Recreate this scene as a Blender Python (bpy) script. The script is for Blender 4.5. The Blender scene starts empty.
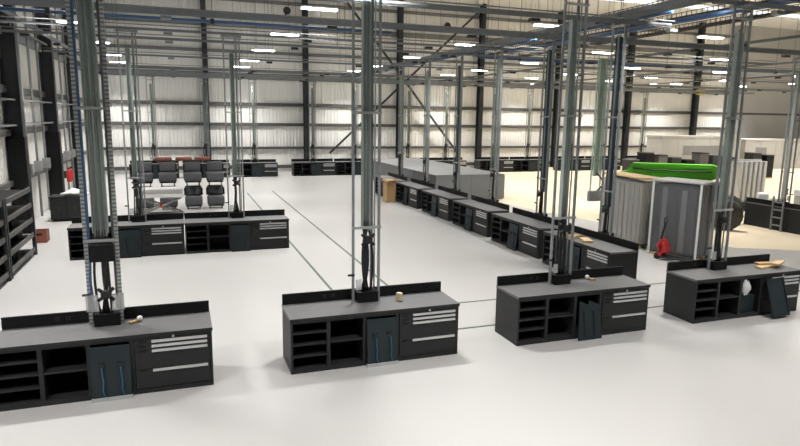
import bpy, math, random
from mathutils import Vector, Matrix
random.seed(7)
scene = bpy.context.scene
PI = math.pi

# ---------------------------------------------------------------- camera, world, light, exposure
F_PX, YAW, PITCH, ROLL, CAM_H = 612.86, 0.345, 0.172, 0.014, 4.218
cam_d = bpy.data.cameras.new('camera'); cam = bpy.data.objects.new('camera', cam_d)
scene.collection.objects.link(cam); scene.camera = cam
cam_d.sensor_width = 36.0; cam_d.lens = F_PX * 36.0 / 800.0; cam_d.clip_end = 300
fw = Vector((math.sin(YAW)*math.cos(PITCH), math.cos(YAW)*math.cos(PITCH), -math.sin(PITCH)))
rt = Vector((math.cos(YAW), -math.sin(YAW), 0)); up = rt.cross(fw)
r2 = rt*math.cos(ROLL) + up*math.sin(ROLL); u2 = -rt*math.sin(ROLL) + up*math.cos(ROLL)
m = Matrix.Identity(4)
for i in range(3):
    m[i][0] = r2[i]; m[i][1] = u2[i]; m[i][2] = -fw[i]
m[2][3] = CAM_H
cam.matrix_world = m

world = bpy.data.worlds.new('world'); scene.world = world; world.use_nodes = True
world.node_tree.nodes['Background'].inputs[0].default_value = (0.9, 0.95, 1, 1)
world.node_tree.nodes['Background'].inputs[1].default_value = 0.05
vs = scene.view_settings
vs.view_transform = 'Standard'; vs.look = 'None'; vs.gamma = 1.0; vs.use_curve_mapping = False
vs.exposure = 0.0
LAMP_W = 255.0          # watts of each hanging luminaire
LENS_E = 20.0

# ---------------------------------------------------------------- materials
M = {}
def mat(name, col, rough=0.5, metal=0.0, var=0.0, scale=6.0, bump=0.0, bscale=40.0, spec=0.5, stretch=None, emit=None, coat=0.0):
    mt = bpy.data.materials.new(name); mt.use_nodes = True
    nt = mt.node_tree; b = nt.nodes['Principled BSDF']
    b.inputs['Roughness'].default_value = rough; b.inputs['Metallic'].default_value = metal
    b.inputs['Specular IOR Level'].default_value = spec
    b.inputs['Coat Weight'].default_value = coat
    c = (col[0], col[1], col[2], 1)
    b.inputs['Base Color'].default_value = c
    tc = nt.nodes.new('ShaderNodeTexCoord'); mp = nt.nodes.new('ShaderNodeMapping')
    nt.links.new(tc.outputs['Object'], mp.inputs['Vector'])
    if stretch: mp.inputs['Scale'].default_value = stretch
    if var > 0:
        n = nt.nodes.new('ShaderNodeTexNoise'); n.inputs['Scale'].default_value = scale; n.inputs['Detail'].default_value = 5
        nt.links.new(mp.outputs['Vector'], n.inputs['Vector'])
        mx = nt.nodes.new('ShaderNodeMix'); mx.data_type = 'RGBA'
        mx.inputs[6].default_value = tuple(max(0, v*(1-var)) for v in col) + (1,)
        mx.inputs[7].default_value = tuple(min(1, v*(1+var)) for v in col) + (1,)
        nt.links.new(n.outputs['Fac'], mx.inputs[0]); nt.links.new(mx.outputs[2], b.inputs['Base Color'])
    if bump > 0:
        n2 = nt.nodes.new('ShaderNodeTexNoise'); n2.inputs['Scale'].default_value = bscale
        nt.links.new(mp.outputs['Vector'], n2.inputs['Vector'])
        bp = nt.nodes.new('ShaderNodeBump'); bp.inputs['Strength'].default_value = bump; bp.inputs['Distance'].default_value = 0.02
        nt.links.new(n2.outputs['Fac'], bp.inputs['Height']); nt.links.new(bp.outputs['Normal'], b.inputs['Normal'])
    if emit:
        b.inputs['Emission Color'].default_value = c; b.inputs['Emission Strength'].default_value = emit
    M[name] = mt
    return mt
mat('epoxy', (0.465, 0.457, 0.45), 0.30, var=0.05, scale=0.35, bump=0.03, bscale=3)
mat('raw_concrete', (0.74, 0.63, 0.46), 0.45, var=0.2, scale=0.6, bump=0.06, bscale=12)
mat('tape', (0.085, 0.12, 0.085), 0.5, var=0.25, scale=4)
mat('cladding', (0.80, 0.79, 0.76), 0.55, var=0.05, scale=0.8)
mat('cladding_grey', (0.42, 0.42, 0.415), 0.6, var=0.06, scale=0.6)
mat('roof_sheet', (0.75, 0.75, 0.74), 0.7)
mat('dark_steel', (0.022, 0.025, 0.028), 0.5, var=0.2, scale=3)
mat('girt_steel', (0.10, 0.097, 0.094), 0.55, metal=0.2, var=0.2, scale=2)
mat('beam_steel', (0.20, 0.205, 0.205), 0.6, metal=0.1, var=0.15, scale=2)
mat('rail_galv', (0.19, 0.205, 0.215), 0.6, metal=0.1, var=0.2, scale=5)
mat('galv', (0.26, 0.28, 0.285), 0.5, metal=0.4, var=0.22, scale=9)
mat('galv_light', (0.38, 0.40, 0.395), 0.5, metal=0.35, var=0.15, scale=9)
mat('tray_green', (0.33, 0.385, 0.35), 0.55, metal=0.1, var=0.2, scale=8)
mat('pale_green', (0.38, 0.47, 0.40), 0.5, metal=0.1, var=0.1)
mat('post_blue', (0.05, 0.075, 0.11), 0.45, metal=0.3, var=0.2, scale=6)
mat('pipe_blue', (0.04, 0.10, 0.22), 0.4, var=0.1)
mat('powder_black', (0.019, 0.020, 0.021), 0.5, var=0.12, scale=5, spec=0.3)
mat('powder_dark', (0.006, 0.0065, 0.007), 0.55, var=0.1, spec=0.25)
mat('panel_slate', (0.017, 0.026, 0.030), 0.45, var=0.15, spec=0.3)
mat('worktop', (0.145, 0.145, 0.147), 0.52, var=0.12, scale=14, bump=0.05, bscale=60)
mat('handle_alu', (0.55, 0.56, 0.56), 0.35, metal=0.35)
mat('rubber', (0.012, 0.012, 0.013), 0.6)
mat('hose_blue', (0.025, 0.10, 0.17), 0.4)
mat('clear_foot', (0.42, 0.43, 0.43), 0.3, var=0.1)
mat('seat_fabric', (0.068, 0.070, 0.076), 0.8, var=0.2, scale=30, bump=0.15, bscale=90)
mat('white_paint', (0.72, 0.72, 0.70), 0.5, var=0.04)
mat('offwhite', (0.43, 0.425, 0.41), 0.6, var=0.06, scale=1.2)
mat('cream', (0.62, 0.54, 0.36), 0.55, var=0.1)
mat('brass', (0.55, 0.38, 0.13), 0.35, metal=0.6)
mat('cardboard', (0.42, 0.27, 0.13), 0.8, var=0.12, scale=5)
mat('pale_wood', (0.55, 0.40, 0.22), 0.7, var=0.15, scale=4, stretch=(1, 8, 8))
mat('red_paint', (0.42, 0.02, 0.02), 0.4, var=0.1)
mat('rust', (0.20, 0.06, 0.035), 0.7, var=0.3, scale=4)
mat('green_paint', (0.09, 0.42, 0.015), 0.4, var=0.1, scale=2)
mat('tyre', (0.06, 0.057, 0.05), 0.85, var=0.3, scale=8)
mat('mid_grey', (0.21, 0.21, 0.21), 0.6, var=0.08, scale=2)
mat('deck_grey', (0.19, 0.195, 0.195), 0.55, var=0.07, scale=1.5)
mat('sheet_grey', (0.085, 0.088, 0.092), 0.35, var=0.25, scale=3, stretch=(4, 4, 0.5))
mat('sheet_beige', (0.44, 0.42, 0.36), 0.45, var=0.25, scale=3, stretch=(5, 5, 0.4))
mat('glass_dark', (0.05, 0.055, 0.06), 0.12)
mat('yellow', (0.55, 0.42, 0.02), 0.5)
mat('lens', (1.0, 0.985, 0.95), 0.4, emit=LENS_E)
def film(name, col, alpha):
    mt = bpy.data.materials.new(name); mt.use_nodes = True; nt = mt.node_tree
    b = nt.nodes['Principled BSDF']; b.inputs['Base Color'].default_value = (*col, 1)
    b.inputs['Roughness'].default_value = 0.25; b.inputs['Alpha'].default_value = alpha
    tc = nt.nodes.new('ShaderNodeTexCoord'); mp = nt.nodes.new('ShaderNodeMapping'); mp.inputs['Scale'].default_value = (1, 1, 3)
    n = nt.nodes.new('ShaderNodeTexNoise'); n.inputs['Scale'].default_value = 5; bp = nt.nodes.new('ShaderNodeBump'); bp.inputs['Strength'].default_value = 0.5
    nt.links.new(tc.outputs['Object'], mp.inputs['Vector']); nt.links.new(mp.outputs['Vector'], n.inputs['Vector'])
    nt.links.new(n.outputs['Fac'], bp.inputs['Height']); nt.links.new(bp.outputs['Normal'], b.inputs['Normal'])
    M[name] = mt
film('wrap_film', (0.25, 0.26, 0.27), 0.25)
film('clear_sheet', (0.5, 0.51, 0.52), 0.5)
film('clear_bag', (0.75, 0.76, 0.78), 0.75)

# perforated strut: slots punched in the galvanised channel
def perforated(name, base):
    mt = M[base].copy(); mt.name = name; nt = mt.node_tree; b = nt.nodes['Principled BSDF']
    src = b.inputs['Base Color'].links[0].from_socket
    tc = nt.nodes.new('ShaderNodeTexCoord'); sp = nt.nodes.new('ShaderNodeSeparateXYZ'); nt.links.new(tc.outputs['Object'], sp.inputs[0])
    mu = nt.nodes.new('ShaderNodeMath'); mu.operation = 'MULTIPLY'; mu.inputs[1].default_value = 1/0.06
    fr = nt.nodes.new('ShaderNodeMath'); fr.operation = 'FRACT'; gt = nt.nodes.new('ShaderNodeMath'); gt.operation = 'GREATER_THAN'; gt.inputs[1].default_value = 0.55
    nt.links.new(sp.outputs[2], mu.inputs[0]); nt.links.new(mu.outputs[0], fr.inputs[0]); nt.links.new(fr.outputs[0], gt.inputs[0])
    mx = nt.nodes.new('ShaderNodeMix'); mx.data_type = 'RGBA'; mx.inputs[7].default_value = (0.16, 0.17, 0.165, 1)
    nt.links.new(gt.outputs[0], mx.inputs[0]); nt.links.new(src, mx.inputs[6]); nt.links.new(mx.outputs[2], b.inputs['Base Color'])
    M[name] = mt
perforated('galv_slotted', 'galv_light')

# ---------------------------------------------------------------- mesh helpers
COL = scene.collection
class MB:
    def __init__(s): s.v = []; s.f = []; s.sm = []
    def _add(s, vs_, fs_, smooth=False):
        o = len(s.v); s.v += [tuple(p) for p in vs_]
        for f in fs_: s.f.append(tuple(i+o for i in f)); s.sm.append(smooth)
        return s
    def box(s, x0, x1, y0, y1, z0, z1, rot=None, at=None):
        p = [Vector((x, y, z)) for z in (z0, z1) for y in (y0, y1) for x in (x0, x1)]
        if rot is not None: p = [rot @ q for q in p]
        if at is not None: p = [q + Vector(at) for q in p]
        return s._add(p, [(0, 2, 3, 1), (4, 5, 7, 6), (0, 1, 5, 4), (1, 3, 7, 5), (3, 2, 6, 7), (2, 0, 4, 6)])
    def rbox(s, x0, x1, y0, y1, z0, z1, r=0.04, n=4, rot=None, at=None):
        # box with rounded vertical section (in the y-z plane) and chamfered ends: cushions, covers
        pr = []
        for (cy, cz, a0) in ((y1-r, z1-r, 0), (y0+r, z1-r, PI/2), (y0+r, z0+r, PI), (y1-r, z0+r, 1.5*PI)):
            for i in range(n+1):
                a = a0 + PI/2*i/n; pr.append((cy + r*math.cos(a), cz + r*math.sin(a)))
        my, mz = (y0+y1)/2, (z0+z1)/2
        rings = []
        for x, k in ((x0, 1-r/max(y1-y0, z1-z0)*1.2), (x0+r*0.6, 1), (x1-r*0.6, 1), (x1, 1-r/max(y1-y0, z1-z0)*1.2)):
            rings.append([(x, my+(a-my)*k, mz+(b-mz)*k) for a, b in pr])
        return s.loft(rings, rot=rot, at=at)
    def loft(s, rings, caps=True, closed=False, smooth=True, rot=None, at=None):
        n = len(rings[0]); vs_ = [Vector(p) for r in rings for p in r]
        if rot is not None: vs_ = [rot @ q for q in vs_]
        if at is not None: vs_ = [q + Vector(at) for q in vs_]
        fs_ = []
        R = len(rings)
        for i in range(R if closed else R-1):
            for j in range(n):
                a = i*n + j; b = i*n + (j+1) % n; c = ((i+1) % R)*n + (j+1) % n; d = ((i+1) % R)*n + j
                fs_.append((a, b, c, d))
        s._add(vs_, fs_, smooth)
        if caps and not closed:
            o = len(s.v) - len(vs_)
            s.f.append(tuple(o+j for j in reversed(range(n)))); s.sm.append(False)
            s.f.append(tuple(o+(R-1)*n+j for j in range(n))); s.sm.append(False)
        return s
    def tube(s, pts, r, n=8, smooth=True):
        pts = [Vector(p) for p in pts]; rings = []
        for i, p in enumerate(pts):
            t = (pts[min(i+1, len(pts)-1)] - pts[max(i-1, 0)]).normalized()
            ref = Vector((0, 0, 1)) if abs(t.z) < 0.9 else Vector((1, 0, 0))
            u = t.cross(ref).normalized(); w = t.cross(u)
            rr = r[i] if isinstance(r, (list, tuple)) else r
            rings.append([p + (u*math.cos(2*PI*k/n) + w*math.sin(2*PI*k/n))*rr for k in range(n)])
        return s.loft(rings, smooth=smooth)
    def bar(s, a, b, w, h):
        a = Vector(a); b = Vector(b); t = (b-a); L = t.length; t.normalize()
        ref = Vector((0, 0, 1)) if abs(t.z) < 0.95 else Vector((0, 1, 0))
        u = t.cross(ref).normalized(); n = u.cross(t)
        rg = [[p + u*(w/2*i) + n*(h/2*j) for i, j in ((-1, -1), (1, -1), (1, 1), (-1, 1))] for p in (a, b)]
        return s.loft(rg, smooth=False)
    def extrude(s, prof, z0, z1):          # closed xy profile, extruded in z
        return s.loft([[(x, y, z0) for x, y in prof], [(x, y, z1) for x, y in prof]], smooth=False)
    def lathe(s, prof, n=20, axis='z', at=(0, 0, 0)):
        rings = []
        for r, h in prof:
            ring = []
            for k in range(n):
                a = 2*PI*k/n; c, d = r*math.cos(a), r*math.sin(a)
                ring.append({'z': (c, d, h), 'y': (c, h, -d), 'x': (h, c, d)}[axis])
            rings.append(ring)
        return s.loft(rings, at=at)
    def mesh(s, name):
        me = bpy.data.meshes.new(name); me.from_pydata(s.v, [], s.f)
        me.polygons.foreach_set('use_smooth', s.sm); me.update()
        return me
def obj(name, mb, mt, parent=None, loc=(0, 0, 0), rz=0.0):
    me = mb.mesh(name) if isinstance(mb, MB) else mb
    if isinstance(mb, MB): me.materials.append(M[mt] if isinstance(mt, str) else mt)
    o = bpy.data.objects.new(name, me); COL.objects.link(o)
    o.location = loc; o.rotation_euler = (0, 0, rz); o.parent = parent
    return o
def tag(o, label, cat, group=None):
    o['label'] = label; o['category'] = cat
    if group: o['group'] = group
    return o
def thing(name, label, cat, loc=(0, 0, 0), rz=0.0, group=None):
    o = bpy.data.objects.new(name, None); COL.objects.link(o); o.empty_display_size = 0.2
    o.location = loc; o.rotation_euler = (0, 0, rz)
    return tag(o, label, cat, group)
KIDS = {}
def copy_tree(o, loc=None, rz=None, label=None, group=None, parent=None, scale=None):
    c = o.copy(); COL.objects.link(c); c.parent = parent
    if loc is not None: c.location = loc
    if scale: c.scale = scale
    if rz is not None: c.rotation_euler = (0, 0, rz)
    if label: c['label'] = label
    if group: c['group'] = group
    for ch in list(o.children): copy_tree(ch, parent=c)
    return c
def struct(o): o['kind'] = 'structure'; return o
def B(*a): return MB().box(*a)

# ---------------------------------------------------------------- setting
XL, XR, YF, YB, ZC = -5.6, 61.0, -14.0, 46.8, 13.2
fl = struct(obj('floor', B(XL-0.3, XR+0.3, YF-0.3, YB+0.3, -0.3, 0.0), 'epoxy'))
# unsealed concrete strip beyond the sealed floor: a thin slab edge of its own
mb = MB(); pr = [(16.2, 46.5), (14.6, 30.0), (15.6, 24.0), (16.9, 18.4), (17.5, 15.3), (19.2, 14.35), (24.0, 13.6), (60.6, 13.6), (60.6, 46.5)]
mb.extrude(list(reversed(pr)), 0.0, 0.004)
obj('raw_concrete_strip', mb, 'raw_concrete', fl)
def lane(x0, x1, y0, y1): obj('lane_line', B(x0, x1, y0, y1, 0.0005, 0.003), 'tape', fl)
LW = 0.035
lane(3.36-LW, 3.36+LW, 10.74-LW, 34.0); lane(4.80-LW, 4.80+LW, 12.35-LW, 34.6)
lane(3.36+LW, 17.4, 10.74-LW, 10.74+LW); lane(4.80+LW, 17.2, 12.35-LW, 12.35+LW)
struct(obj('ceiling', B(XL-0.3, XR+0.3, YF-0.3, YB+0.3, ZC, ZC+0.3), 'roof_sheet'))

# long glowing strips added in the unseen roof to brighten the upper walls
mat('rooflight', (0.86, 0.93, 1.0), 0.4, emit=0.8)
for n_, y in enumerate((4.0, 16.0, 28.0, 40.0)):
    w_ = struct(obj('window_%d' % (n_+1), B(-4.0, 58.0, y-0.8, y+0.8, ZC-0.05, ZC-0.001), 'rooflight'))
    for sy in (-0.88, 0.8): obj('window_frame', B(-4.1, 58.1, y+sy, y+sy+0.08, ZC-0.12, ZC-0.001), 'white_paint', w_)  # edging around each added glowing strip

def clad_mesh(width, height, ribs):
    mb = MB(); xs = []
    for i in range(ribs):
        b = i*width/ribs; p = width/ribs
        xs += [(b, 0.0), (b+p*0.62, 0.0), (b+p*0.70, 0.035), (b+p*0.92, 0.035)]
    xs.append((width-0.006, 0.0))
    prof = [(x, -y) for x, y in xs] + [(width-0.006, 0.05), (0, 0.05)]
    mb.extrude(list(reversed(prof)), 0.0, height)
    return mb.mesh('cladding_panel')
CLAD = clad_mesh(1.0, ZC-0.02, 4); CLAD.materials.append(M['cladding'])

wb = struct(obj('wall_back', B(XL-0.3, XR+0.3, YB+0.05, YB+0.3, 0, ZC), 'cladding_grey'))
for i in range(int(XR-XL)+1):
    if XL + i < 51: obj('cladding_panel', CLAD, None, wb, (XL+i, YB, 0.01))
wl = struct(obj('wall_left', B(XL-0.35, XL-0.05, YF-0.3, YB, 0, ZC), 'cladding_grey'))
for i in range(28):
    o = obj('cladding_panel', CLAD, None, wl, (XL, 19+i, 0.01), PI/2)
struct(obj('wall_right', B(XR, XR+0.3, YF-0.3, YB, 0, ZC), 'cladding_grey'))
struct(obj('wall_front', B(XL-0.3, XR+0.3, YF-0.3, YF, 0, ZC), 'cladding'))
struct(obj('wall_partition', B(50.6, XR, YB-0.6, YB-0.06, 0, ZC), 'cladding_grey'))
# girts (C rails) on the back wall and the left wall
for z, h, mt in ((1.78, 0.17, 'girt_steel'), (3.5, 0.22, 'girt_steel'), (4.95, 0.24, 'girt_steel'), (6.95, 0.42, 'beam_steel'), (8.65, 0.2, 'beam_steel'), (10.5, 0.36, 'beam_steel'), (12.2, 0.22, 'beam_steel')):
    mb = MB()
    mb.box(XL, 50.6, YB-0.20, YB-0.185, z-h/2, z+h/2); mb.box(XL, 50.6, YB-0.2, YB-0.04, z+h/2-0.015, z+h/2); mb.box(XL, 50.6, YB-0.2, YB-0.04, z-h/2, z-h/2+0.015)
    obj('girt', mb, mt, wb)
    mb = MB(); mb.box(XL+0.05, XL+0.2, 18, YB-0.2, z-h/2, z+h/2)
    obj('girt', mb, mt, wl)
mb = MB(); mb.box(50.6, XR, YB-0.66, YB-0.6, 4.85, 5.05); obj('girt', mb, 'girt_steel', wb)
obj('base_rail', B(XL, 50.6, YB-0.12, YB-0.04, 0.25, 0.5), 'girt_steel', wb)
def hcol(mb, x, y, z0, z1, d, w, along_x):
    t = 0.04
    if along_x:    # web along x
        mb.box(x-d/2, x+d/2, y-0.012, y+0.012, z0, z1); mb.box(x-d/2, x-d/2+t, y-w/2, y+w/2, z0, z1); mb.box(x+d/2-t, x+d/2, y-w/2, y+w/2, z0, z1)
    else:
        mb.box(x-0.012, x+0.012, y-d/2, y+d/2, z0, z1); mb.box(x-w/2, x+w/2, y-d/2, y-d/2+t, z0, z1); mb.box(x-w/2, x+w/2, y+d/2-t, y+d/2, z0, z1)
for x in (1.95, 9.05, 16.45, 23.5, 30.9, 38.4, 46.2):
    mb = MB(); hcol(mb, x, YB-0.48, 0, ZC, 0.55, 0.34, False); obj('column', mb, 'dark_steel', wb)
mb_y = YB-0.82
for a, b in (((11.95, 12.7), (21.4, 1.4)), ((23.6, 13.1), (10.75, 1.4))):
    obj('brace', MB().bar((a[0], mb_y+0.02, a[1]), (b[0], mb_y+0.02, b[1]), 0.12, 0.14), 'dark_steel', wb)
for y in (24.4, 30.9, 37.4, 43.9):
    mb = MB(); hcol(mb, XL+0.34, y, 0, ZC, 0.52, 0.36, True); c = obj('column', mb, 'dark_steel', wl)
    obj('column_guard', B(XL+0.07, XL+0.63, y-0.22, y+0.22, 0, 3.35), 'powder_dark', c)
# service rails along the left wall
for z in (3.7, 4.55, 7.0):
    mb = MB(); mb.box(XL+0.1, XL+0.16, 19, 46, z, z+0.09); mb.box(XL+0.38, XL+0.43, 19, 46, z+0.02, z+0.08)
    for k in range(28): mb.box(XL+0.16, XL+0.38, 19.2+k*0.95, 19.25+k*0.95, z+0.03, z+0.07)
    obj('wall_tray', mb, 'beam_steel', wl)
for y in (26.0, 27.6, 29.2, 32.6, 34.3, 36.0):
    obj('downpipe', MB().tube([(XL+0.3, y, 0.1), (XL+0.3, y, 11.5)], 0.045), 'galv', wl)
    obj('valve_box', B(XL+0.2, XL+0.45, y-0.15, y+0.15, 1.9, 2.3), 'mid_grey', wl)

# ---------------------------------------------------------------- hanging luminaires
def make_lamp():
    t = thing('ceiling_lamp', 'white linear ceiling luminaire hung among the steel rails', 'ceiling light', group='linear lamps hung in rows under the roof')
    mb = MB(); mb.extrude([(-0.56, -0.12), (0.56, -0.12), (0.56, 0.12), (-0.56, 0.12)], 0.02, 0.07)
    obj('housing', mb, 'white_paint', t)
    obj('diffuser', MB().rbox(-0.54, 0.54, -0.115, 0.115, -0.02, 0.025, r=0.02), 'lens', t)
    for x in (-0.45, 0.45): obj('suspension_wire', MB().tube([(x, 0, 0.07), (x, 0, ZC-7.4)], 0.006, 4), 'dark_steel', t)
    return t
lamp0 = make_lamp(); first = True
for ix, x in enumerate((-3.4, 4.2, 12.3, 19.6, 27.0, 34.2, 41.7, 49.3, 56.6)):
    for iy, y in enumerate((5.9, 12.6, 19.2, 25.7, 32.4, 38.9, 44.2)):
        if (x > 50 and y > 44) or (x > 15 and y < 13): continue
        if first: lamp0.location = (x, y, 7.4); first = False
        else: copy_tree(lamp0, (x, y, 7.4))
        ld = bpy.data.lights.new('lamp_light', 'AREA'); ld.shape = 'RECTANGLE'; ld.size = 1.05; ld.size_y = 0.22; ld.energy = LAMP_W; ld.color = (1.0, 0.98, 0.95); ld.spread = 1.9
        lo = bpy.data.objects.new('lamp_light', ld); COL.objects.link(lo); lo.location = (x, y, 7.37)

# ---------------------------------------------------------------- workbenches
BW, BD, BH, SP = 3.0, 0.85, 0.952, 0.185
S1, S2, S3 = 0.21*BW, 0.42*BW, 0.615*BW
def make_bench(name, label, panel, label_cat='workbench'):
    t = thing(name, label, label_cat)
    x0 = -BW/2; tk = 0.035
    # carcass
    obj('side_panel', B(x0, x0+tk, 0.0, BD-0.03, 0, BH-0.045), 'powder_black', t)
    obj('side_panel', B(-x0-tk, -x0, 0.0, BD-0.03, 0, BH-0.045), 'powder_black', t)
    obj('back_panel', B(x0, -x0, BD-0.03, BD, 0, BH-0.045), 'powder_black', t)
    obj('bottom_panel', B(x0+tk, -x0-tk, 0.0, BD-0.03, 0.0, 0.075), 'powder_black', t)
    obj('top_rail', B(x0+tk, -x0-tk, 0.0, 0.05, BH-0.095, BH-0.045), 'powder_black', t)
    for s in (S1, S2, S3): obj('divider', B(x0+s-0.03, x0+s+0.03, 0.0, BD-0.03, 0.075, BH-0.095), 'powder_black', t)
    for k in (0.27, 0.47, 0.67): obj('shelf', B(x0+tk, x0+S1-0.03, 0.012, BD-0.03, k, k+0.028), 'powder_black', t)
    obj('shelf', B(x0+S1+0.03, x0+S2-0.03, 0.012, BD-0.03, 0.47, 0.5), 'powder_black', t)
    mb = MB().box(x0-0.01, -x0+0.01, -0.015, BD, BH-0.045, BH); wt = obj('worktop', mb, 'worktop', t)
    obj('edge_band', B(x0-0.012, -x0+0.012, -0.02, -0.015, BH-0.05, BH-0.002), 'powder_black', wt)
    sp = obj('backsplash', B(x0, -x0, BD-0.045, BD, BH, BH+SP), 'powder_dark', t)
    for k in (-0.75, -0.6): obj('socket', B(k-0.035, k+0.035, BD-0.052, BD-0.045, BH+0.06, BH+0.13), 'powder_black', sp)
    # drawers
    dx0, dx1 = x0+S3+0.04, -x0-tk-0.01
    zt = BH-0.10
    for a, b in ((0.0, 0.07), (0.075, 0.145), (0.15, 0.455), (0.46, 0.765)):
        dz1, dz0 = zt-a, zt-b
        d = obj('drawer', B(dx0, dx1, -0.012, BD-0.08, dz0, dz1), 'powder_black', t)
        mb = MB(); mb.box(dx0+0.24, dx1-0.03, -0.034, -0.012, dz1-0.036, dz1-0.006)
        mb.box(dx0+0.24, dx1-0.03, -0.034, -0.03, dz1-0.044, dz1-0.036)
        obj('handle', mb, 'handle_alu', d)
        obj('label_clip', B(dx0+0.05, dx0+0.16, -0.018, -0.012, dz1-0.04, dz1-0.012), 'powder_dark', d)
    obj('lock', MB().lathe([(0.018, -0.012), (0.018, 0.0)], 10, 'y', (dx0+0.55, -0.02, BH-0.07)), 'handle_alu', t)
    # waste bay
    a, b = x0+S2+0.045, x0+S3-0.045
    if panel in ('hose', 'flat'):
        R = Matrix.Rotation(math.radians(-4.5), 4, 'X')
        p = obj('pull_out_panel', MB().box(a-0.02, b+0.02, -0.012, 0.012, 0.0, 0.815, rot=R, at=(0, -0.085, 0.01)), 'panel_slate', t)
        obj('foot_strip', B(a-0.03, b+0.03, -0.11, -0.06, 0.002, 0.055), 'clear_foot' if panel == 'hose' else 'powder_black', p)
        for k in (0.24, 0.76):
            x = a+(b-a)*k
            mb = MB(); pts = [(x, -0.075, 0.54), (x+0.01, -0.1, 0.48), (x+0.025, -0.11, 0.3), (x+0.015, -0.115, 0.16), (x+0.045, -0.115, 0.07)]
            mb.tube(pts, 0.011, 7); obj('hose', mb, 'hose_blue' if panel == 'hose' else 'panel_slate', p)
            obj('hose_clip', B(x-0.04, x+0.04, -0.10, -0.055, 0.52, 0.575), 'rubber', p)
    elif panel == 'lean':
        for k, lean in ((0.24, 9), (0.70, 11)):
            xm = a+(b-a)*k; w = (b-a)*0.29
            mb = MB(); R = Matrix.Rotation(-math.radians(lean), 4, 'X')
            prof = [(-w, 0), (w*1.15, 0), (w*0.95, 0.66), (-w*0.6, 0.76)]
            rg = [[(xm+u, -0.012, v) for u, v in prof], [(xm+u, 0.012, v) for u, v in prof]]
            mb.loft(rg, smooth=False, rot=R, at=(0, -0.13, 0.006)); p = obj('pull_out_panel', mb, 'panel_slate', t)
            obj('panel_rib', MB().box(xm-0.012, xm+0.012, -0.03, -0.012, 0.08, 0.55, rot=R, at=(0, -0.13, 0.006)), 'powder_black', p)
    elif panel == 'bag':
        prof = [(0.0, 0.0), (0.06, 0.03), (0.10, 0.12), (0.09, 0.2), (0.05, 0.27), (0.03, 0.34), (0.0, 0.36)]
        bag = MB().lathe(prof, 12, 'z', (a+0.09, 0.02, 0.50)).lathe([(q*0.7, h*0.75) for q, h in prof], 10, 'z', (a+0.17, 0.03, 0.54))
        jr = random.Random(3); bag.v = [(vx+jr.uniform(-0.014, 0.014), vy+jr.uniform(-0.01, 0.01), vz+jr.uniform(-0.014, 0.014)) for vx, vy, vz in bag.v]
        obj('plastic_bag', bag, 'clear_bag', t)
        obj('waste_bin', B(a+0.02, b-0.02, 0.1, 0.6, 0.085, 0.46), 'panel_slate', t)
    return t
FY = 9.55; FX0 = 1.567+BW/2; PIT = 4.223
front = [
 ('hose', 'black workbench with blue hoses on its panel, next to the shelving racks by the wall', 0),
 ('hose', 'black workbench with two blue hoses, a cream block on its grey top', 1),
 ('lean', 'black workbench with two tilted slate panels in its open bay, brass knob on top', 2),
 ('bag', 'black workbench with a clear plastic bag in its open bay', 3)]
for pn, lb, k in front:
    b = make_bench('workbench', lb, pn); b.location = (FX0+(k-1)*PIT, FY, 0); b['group'] = 'workbenches set out along the hall'
bf = make_bench('workbench', 'black workbench of the joined pair, behind the scissor lift table', 'flat')
bf.location = (-1.55, 19.36, 0); bf.scale = (1.045, 1, 1); bf['group'] = 'workbenches set out along the hall'
copy_tree(bf, (1.613, 19.36, 0), 0, 'black workbench of the joined pair, at the lane line end')
RY = [12.25, 15.72, 19.2, 22.72, 26.2, 29.6]
RX = [9.98, 10.12, 10.22, 10.28, 10.25, 10.15]
ords = ['nearest the wrapped panel stacks', 'second from the wrapped panel stacks', 'third from the wrapped panel stacks', 'third from the far wall', 'beside the tall cardboard box', 'last before the far wall benches']
for y, x, w in zip(RY, RX, ords):
    copy_tree(bf, (x, y+BW/2, 0), -PI/2, 'black workbench in the row running down the hall, %s' % w, scale=(1, 1, 1))
BACKX = [-3.1, 0.15, 3.35, 7.45, 10.55, 14.7, 17.8, 21.95, 25.05, 29.2, 32.3, 36.4]
for i, x in enumerate(BACKX):
    copy_tree(bf, (x+BW/2, 42.9, 0), 0, 'black workbench against the far clad wall of the hall', 'workbenches lined up under the far wall', scale=(1, 1, 1))
copy_tree(bf, (22.85, 17.38, 0), PI/2, 'black workbench turned with its plain back to the boom lift tyre', scale=(1, 1, 1))

# ---------------------------------------------------------------- service masts (strut frame, cable tray, hoses) standing on the benches
GZ = 6.6                      # height of the overhead strut grid
def chan(mb, x, y, z0, z1, s=0.041, t=0.006, flip=1):
    h = s/2; f = flip
    pr = [(-h, -h*f), (h, -h*f), (h, h*f), (h-0.011, h*f), (h-0.011, (h-t)*f), (h-t, (h-t)*f), (h-t, (-h+t)*f), (-h+t, (-h+t)*f), (-h+t, (h-t)*f), (-h+0.011, (h-t)*f), (-h+0.011, h*f), (-h, h*f)]
    pr = [(x+a, y+b) for a, b in pr]
    if f < 0: pr.reverse()
    mb.extrude(pr, z0, z1)
def hose_pts(x0, y0, z0, x1, y1, z1, bow, n=9):
    o = []
    for i in range(n):
        k = i/(n-1); s = k*k*(3-2*k); o.append((x0+(x1-x0)*s + bow*math.sin(PI*k), y0+(y1-y0)*s - abs(bow)*0.5*math.sin(PI*k), z0+(z1-z0)*k))
    return o
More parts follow.
